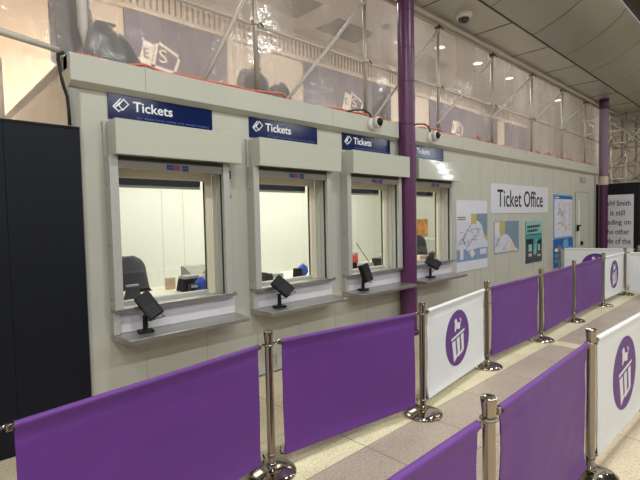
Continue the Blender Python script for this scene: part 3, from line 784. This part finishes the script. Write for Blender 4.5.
b = MB()
def film(x0, x1, z0, z1, nx, nz, y, amp, m):
    g = []
    for j in range(nz+1):
        row = []
        for i in range(nx+1):
            x = x0+(x1-x0)*i/nx; z = z0+(z1-z0)*j/nz
            q = noise.noise(Vector((x*1.3+z*.6, z*.7, 3)))*.7+noise.noise(Vector((x*3.1, z*1.9-x, 7)))*.3
            e = min(1, 4*j/nz, 4*(nz-j)/nz)
            row.append(b.bm.verts.new((x, y+amp*q*e, z)))
        g.append(row)
    k = b.mi(m)
    for j in range(nz):
        for i in range(nx):
            f = b.bm.faces.new([g[j][i], g[j][i+1], g[j+1][i+1], g[j+1][i]]); f.smooth = True; f.material_index = k
film(1.04, 17, 3.004, 4.88, 150, 18, 4.14, .035, M['film'])
film(-2.0, 1.04, 2.46, 4.88, 40, 24, 4.14, .05, M['film'])
o = b.build('plastic_sheeting', fix=False); tag(o, 'clear crumpled plastic sheeting hung between cabin roof and ceiling', 'sheeting')

b = MB(); rn2 = random.Random(5); g = []
for j in range(13):
    z = 3.02+1.8*j/12
    g.append([b.bm.verts.new((1.02+(.42-.18*min(1,j/7))*i/10, 4.24+.03*math.sin(i*1.3+j*.4)+.012*noise.noise((i*.8,j*.8,1)), z)) for i in range(11)])
for j in range(12):
    for i in range(10):
        f = b.bm.faces.new([g[j][i], g[j][i+1], g[j+1][i+1], g[j+1][i]]); f.smooth = True; f.material_index = b.mi(M['tarp'])
o = b.build('grey_tarpaulin', fix=False); so = o.modifiers.new('thickness','SOLIDIFY'); so.thickness = .004
tag(o, 'grey folded tarpaulin hanging behind the sheeting at the cabin corner', 'tarpaulin')
# bags on the roof
def bag(name, x, y, sx, sy, sz, seed, label, peak=0., lean=0.):
    r = empty(name, (x, y, 3.0005)); b = MB()
    t = bmesh.new(); bmesh.ops.create_icosphere(t, subdivisions=4, radius=1)
    for v in t.verts:
        c = v.co.copy(); q = noise.noise(c*1.6+Vector((seed,0,0)))*.22+noise.noise(c*4+Vector((0,seed,0)))*.07
        c *= 1+q
        z = (c.z+.6)/1.6
        px = c.x*(1-.45*peak*max(0,z)) + lean*max(0,z)
        v.co = Vector((px*sx, c.y*sy, max(0, z*sz)))
    b.merge(t, M['bag'], smooth=True); o = b.build('sack', r)
    b = MB(); b.tube([(lean*sx*.8,0,sz*.86),(lean*sx*.8+.03,0,sz*1.0),(lean*sx*.8+.09,.0,sz*1.03)], [.02,.03,.012], M['bag'], 8); b.build('tied_neck', r)
    tag(r, label, 'bag', 'covered bags on the cabin roof')
bag('tarpaulin_bag', 1.60, 4.42, .28, .2, .52, 1.3, 'dark tarpaulin sack on the roof at the cabin corner', .8, -.35)
bag('tarpaulin_bag', 3.17, 4.42, .22, .17, .46, 5.1, 'dark rounded sack on the roof above the second window', .1, -.1)
bag('tarpaulin_bag', 3.52, 4.42, .19, .15, .36, 9.4, 'smaller dark sack on the roof right of the rounded one', .3, .3)
bag('tarpaulin_bag', 5.80, 4.62, .16, .14, .68, 2.7, 'tall dark sack on the roof just left of the purple column', .6, 0)

# cables
b = MB()
pts = [(1.036,3.95,3.02),(.992,3.93,2.99),(.978,3.87,2.93),(.978,3.84,2.85),(.982,3.83,2.79),(1.0,3.84,2.72),(1.02,3.845,2.66),(1.028,3.848,2.56),(1.03,3.85,2.442)]
b.tube(pts, .013, M['rubber'], 10); tag(b.build('black_cable'), 'thick black cable hanging down the left end of the roof fascia', 'cable')
b = MB(); rn = random.Random(8); pts = []
x = 1.12
while x < 14.6:
    pts.append((x, 3.95+rn.uniform(-.03,.03), 3.016+abs(rn.gauss(0,.035)))); x += rn.uniform(.1,.28)
b.tube(pts, .012, M['orange'], 8); tag(b.build('orange_cable'), 'orange cable lying loosely along the front edge of the cabin roof', 'cable')
for x, lb in ((4.62,'black lead looping from the roof to the camera left of the purple column'), (6.0,'black lead looping from the roof to the camera right of the purple column')):
    b = MB(); b.tube([(x-.42,3.9,3.012),(x-.3,3.86,3.05),(x-.15,3.84,3.07),(x-.04,3.832,3.04),(x-.01,3.82,2.97),(x,3.815,2.945)], .011, M['rubber'], 8)
    tag(b.build('black_cable'), lb, 'cable')

# ------------------------------------------------------------------ barrier posts and banners
def make_post():
    r = empty('barrier_post', (0,0,0))
    b = MB(); b.lathe([(0,0),(.162,0),(.165,.008),(.16,.018),(.13,.032),(.08,.046),(.042,.052),(.0,.054)], M['chrome'], 44); b.build('base_disc', r)
    b = MB(); b.lathe([(.036,.05),(.036,.066),(.029,.074),(.026,.08),(.026,.868)], M['chrome'], 28); b.build('pole', r)
    b = MB(); b.lathe([(.026,.868),(.0265,.876),(.028,.9),(.032,.935),(.033,.948),(.0305,.953),(.026,.948),(0,.947)], M['chrome'], 28); b.build('cap', r)
    b = MB(); b.lathe([(.0262,.856),(.036,.858),(.038,.863),(.036,.868),(.0262,.87)], M['chrome_rough'], 28)
    b.build('collar', r)
    b = MB(); b.lathe([(.0262,.12),(.03,.12),(.03,.135),(.0262,.135)], M['chrome_rough'], 28); b.build('lower_collar', r)
    return r
post0 = make_post()
posts = [((.222,2.155),'chrome barrier post at the left end of the far row, beside the dark hoarding'),
 ((1.754,2.357),'chrome barrier post between the two nearest purple panels of the far row'),
 ((3.206,2.145),'chrome barrier post left of the first white emblem panel in the far row'),
 ((4.73,2.319),'chrome barrier post right of the first white emblem panel in the far row'),
 ((6.219,2.295),'chrome barrier post at the left end of the two smallest purple panels'),
 ((7.67,2.341),'chrome barrier post between the two smallest purple panels'),
 ((9.294,2.353),'chrome barrier post left of the farthest white emblem panel'),
 ((10.80,2.348),'chrome barrier post at the far corner where the row turns'),
 ((11.3,3.76),'chrome barrier post close to the cabin door, at the end of the cross panel'),
 ((11.75,2.3),'chrome barrier post behind the far corner, end of the cross panel'),
 ((.26,.83),'chrome barrier post at the left end of the near row'),
 ((1.706,.83),'chrome barrier post nearest the viewer, between two near purple panels'),
 ((3.157,.864),'chrome barrier post left of the largest white emblem panel in the near row'),
 ((4.66,.81),'chrome barrier post at the right end of the near row'),
 ((10.25,.98),'chrome barrier post at the right end of the plain white panel')]
for i, (p, lb) in enumerate(posts):
    o = post0 if i == 0 else copy_tree(post0)
    o.location = (p[0], p[1], 0); tag(o, lb, 'post', 'chrome barrier posts')

LION = [(-.30,.30),(-.24,.42),(-.27,.55),(-.34,.60),(-.30,.72),(-.20,.78),(-.12,.70),(-.08,.58),(.06,.54),(.2,.58),(.26,.66),(.22,.74),(.13,.72),(.13,.77),(.25,.8),(.33,.7),(.3,.56),(.24,.48),(.3,.36),(.27,.24+.12),(.18,.37),(.1,.46),(.0,.44),(-.12,.42),(-.16,.32),(-.2,.3)]
LION = [[(-.27,.26),(-.17,.28),(-.14,.35),(-.01,.36),(.04,.31),(.2,.335),(.18,.42),(.19,.5),(.14,.57),(.0,.575),(-.06,.62),(-.07,.70),(-.14,.77),(-.17,.73),(-.24,.74),(-.29,.66),(-.24,.6),(-.24,.46),(-.23,.36)],
 [(.17,.46),(.25,.52),(.29,.62),(.25,.72),(.15,.72),(.15,.67),(.22,.665),(.23,.6),(.17,.53)]]
STROKES = [[(-.54,.06),(.56,.26),(.56,.17),(-.54,-.03)],
 [(-.48,-.09),(-.22,-.04),(-.13,-.66),(-.33,-.88)], [(-.33,-.88),(-.02,-.68),(.0,-.56),(-.13,-.66)],
 [(-.11,-.02),(.13,.03),(.18,-.6),(.0,-.74)], [(.0,-.74),(.42,-.62),(.34,-.5),(.18,-.6)],
 [(.24,.05),(.48,.1),(.5,-.56),(.34,-.66)]]
def make_banner(name, L, colour, emblem, seed, er=.245):
    r = empty(name, (0,0,0))
    hw = L/2-.1
    m = M[colour]
    def wave(u, z):
        a = .008*math.sin(u*4.1+seed+z*2.2)+.007*noise.noise(Vector((u*3+seed, z*3.5, seed)))+.0045*noise.noise(Vector((u*7-z*9, z*6, seed+4)))
        e = min(1, (z-.06)/.12, (.84-z)/.1); e = max(0, e)
        if emblem:
            d = math.hypot(u+.035, z-.5); e *= min(1, max(0, (d-er*1.2)/.12))
        return a*e
    front = [(-.0015,.08)]
    zs = [.165+.0595*i for i in range(11)]
    prof = [(-.002, z) for z in zs] + [(-.004,.785),(-.0025,.795),(-.0025,.84)]
    for k in range(13):
        a = math.radians(225-k*22.5); 
    tr = .0175; tz = .868
    top = [(tr*math.cos(math.radians(a)), tz+tr*math.sin(math.radians(a))) for a in range(215, -36, -25)]
    back = [(-y, z) for y, z in reversed(prof)]
    br = .011; bz = .104
    bot = [(br*math.cos(math.radians(a)), bz+br*math.sin(math.radians(a))) for a in range(35, -216, -25)]
    loop = prof + top + back + bot
    nx = 40; b = MB(); k = b.mi(m); rows = []
    for i in range(nx+1):
        u = -hw+2*hw*i/nx
        rows.append([b.bm.verts.new((u, y+wave(u, z), z)) for y, z in loop])
    n = len(loop)
    for i in range(nx):
        for j in range(n):
            f = b.bm.faces.new([rows[i][j], rows[i+1][j], rows[i+1][(j+1)%n], rows[i][(j+1)%n]]); f.material_index = k; f.smooth = True
    b.build('canvas', r)
    # rail + hooks
    b = MB(); b.tube([(-hw-.022,0,.868),(hw+.022,0,.868)], .011, M['chrome_rough'], 14); b.build('top_rail', r)
    b = MB(); b.tube([(-hw-.01,0,.104),(hw+.01,0,.104)], .006, M['chrome_rough'], 10); b.build('bottom_rail', r)
    for s_ in (-1, 1):
        e = s_*(hw+.018); c = s_*(L/2-.038)
        b = MB(); b.tube([(e,0,.868),(e+s_*.012,0,.878),(c,0,.872),(c+s_*.0005,0,.856)], .0075, M['chrome'], 10)
        b.box(e-.012, e+.012, -.013, .013, .852, .884, M['chrome_rough'], .005); b.build('hook', r)
        b = MB(); e2 = s_*(hw+.004); b.tube([(e2,0,.104),(e2+s_*.022,0,.106),(e2+s_*.03,0,.13),(e2+s_*.022,0,.155)], .005, M['black'], 8); b.build('lower_hook', r)
    if emblem:
        b = MB(); n = 48
        for sgn in (-1, 1):
            T = lambda p, lev: ((p[0] if sgn < 0 else -p[0])*er*1.16-.035, sgn*(.0022+lev), .5+p[1]*er*1.04)
            b.face([T((math.cos(2*PI*i/n)*.98, math.sin(2*PI*i/n)*(1.06 if abs(math.sin(2*PI*i/n)) > .5 else 1.06)), .0012) for i in range(n)], M['emblem_purple'])
            for s_ in STROKES + LION:
                f = b.face([T(p, .0024) for p in s_], M['emblem_white'])
        bmesh.ops.triangulate(b.bm, faces=b.bm.faces[:])
        em = b.build('emblem', r); em['label'] = 'purple oval emblem with a white W under a small lion'
    return r
def place(r, a, c, label, group, cat='banner'):
    d = Vector((c[0]-a[0], c[1]-a[1], 0)); r.location = ((a[0]+c[0])/2, (a[1]+c[1])/2, 0); r.rotation_euler.z = math.atan2(d.y, d.x)
    tag(r, label, cat, group)
spans = [(0,1,'purple',False,'purple canvas panel of the far row nearest the dark hoarding'),
 (1,2,'purple',False,'purple canvas panel below the second and third ticket windows'),
 (2,3,'white_canvas',True,'white emblem panel of the far row, below the fourth ticket window'),
 (3,4,'purple',False,'purple canvas panel right after the first white emblem panel of the far row'),
 (4,5,'purple',False,'purple canvas panel in front of the teal poster, middle of three in a run'),
 (5,6,'purple',False,'smallest purple canvas panel, left of the farthest white emblem panel'),
 (6,7,'white_canvas',True,'narrow looking white emblem panel at the far end of the row'),
 (8,9,'white_canvas',True,'white cross panel behind the far row, only the top of its emblem showing'),
 (7,14,'white_canvas',False,'plain white panel at the right edge beyond the far corner post'),
 (10,11,'purple',False,'purple canvas panel of the near row running off the bottom edge'),
 (11,12,'purple',False,'purple canvas panel between the two nearest chrome posts'),
 (12,13,'white_canvas',True,'largest white emblem panel, at the right edge in the near row')]
for i, (a, c, col, em, lb) in enumerate(spans):
    A, B = posts[a][0], posts[c][0]; L = math.hypot(B[0]-A[0], B[1]-A[1])
    place(make_banner('barrier_banner', L, col, em, i*1.7), A, B, lb, 'canvas barrier panels')

# ------------------------------------------------------------------ far end: scaffold towers beyond the hoarding
b = MB(); b.box(21.5, 21.7, -6, 9, 0, 7, M['farwall']); o = b.build('wall_right'); tag(o, kind='structure')
r = empty('scaffold', (17.6, 3.4, 0)); tag(r, 'distant lattice of scaffold tubes above the far hoarding', 'scaffold')
rn = random.Random(12)
def ft(a, c, rad=.03, nm='tube'):
    b = MB(); b.tube([Vector(a)-Vector((17.6,3.4,0)), Vector(c)-Vector((17.6,3.4,0))], rad, M['tube'], 8); b.build(nm, r)
for x in (17.0, 18.3):
    for y in (4.5, 4.1, 3.7, 3.3, 2.9, 2.5): ft((x,y,0),(x,y,4.86), .035, 'standard')
    for z in (2.75, 3.25, 3.9, 4.3, 4.75): ft((x,1.8,z),(x,5.0,z), .03, 'ledger')
    for i in range(18):
        y = 4.7-.15*i; z = 2.7+.5*(i % 4); s_ = rn.choice((-1,1)); ft((x-.06,y,z),(x-.06,y+s_*.5,z+rn.uniform(.4,.6)), .025, 'brace')
for y in (4.3, 3.5, 2.7):
    for z in (2.8, 3.95, 4.6): ft((16.9,y,z),(18.5,y,z), .03, 'transom')

# ------------------------------------------------------------------ lights
def area(name, loc, sx, sy, power, col, rot=(0,0,0)):
    l = bpy.data.lights.new(name, 'AREA'); l.shape = 'RECTANGLE'; l.size = sx; l.size_y = sy; l.energy = power; l.color = col
    o = bpy.data.objects.new(name, l); C.objects.link(o); o.location = loc; o.rotation_euler = rot; return o
WB = (.965,.99,.965)
for x, p in ((-3.5,150), (0.0,130), (3.5,95), (7.0,80), (10.5,70), (14.0,60)):
    area('concourse_light', (x, -2.6, 5.3), .9, .25, p, WB)
for x in (-1, 5, 11, 17):
    area('concourse_light', (x, -5.5, 5.3), 1.6, .5, 80, WB)
for x, p in ((-1.5,90), (2,85), (5.5,65), (9,50), (12.5,45), (16,40)):
    area('concourse_light', (x, .9, 5.4), .7, .2, p*1.15, WB)
def facing(loc, target): return (Vector(target)-Vector(loc)).to_track_quat('-Z','Y').to_euler()
area('glare_light', (18.0,-3.88,4.66), .45, .3, 11, (.93,.96,1), facing((18.0,-3.88,4.66), (6.05,3.9,2.66)))  # added unseen light, aimed so the fourth ticket sign reflects its glare
for p in ((18,-3.78,4.24), (18,-3.53,3.94), (18,-3.38,3.68), (18,-3.18,3.42)):  # small added lights, out of view, for highlights on the fourth shutter box
    area('glare_light', p, .26, .07, 5, (.95,.97,1), facing(p, (6.1,3.7,2.42)))
area('office_light', (4.4, 5.2, 2.68), 5.5, 1.6, 110, (1,.985,.985))
area('office_light', (11, 5.3, 2.68), 4.5, 1.2, 36, (1,.99,.92))
for x, z, p in ((1.6,3.3,75),(3.2,3.2,12),(7.4,3.2,40),(12.0,3.2,40),(15.8,3.3,36)):
    area('roof_lamp', (x, 5.3, z), .5, .5, p, (1,.82,.64), (math.radians(65),0,0))
area('roof_lamp', (-.4, 5.5, 2.5), .6, .6, 105, (1,.83,.66), (math.radians(55),0,0))
for x in (8.92,10.56,12.36,15.98,5.5,3.0):
    area('downlight_lamp', (x, 5.4, 5.36), .25, .25, 42, (1,.95,.9))
area('far_light', (19.8, 3.5, 5.2), 2, 2, 60, (.95,.97,1))

w = bpy.data.worlds.new('hall'); bpy.context.scene.world = w; w.use_nodes = True
w.node_tree.nodes['Background'].inputs[0].default_value = (.95,.93,.9,1); w.node_tree.nodes['Background'].inputs[1].default_value = .36
vs = bpy.context.scene.view_settings
vs.view_transform = 'Standard'; vs.look = 'None'; vs.exposure = -.2; vs.gamma = 1; vs.use_curve_mapping = False
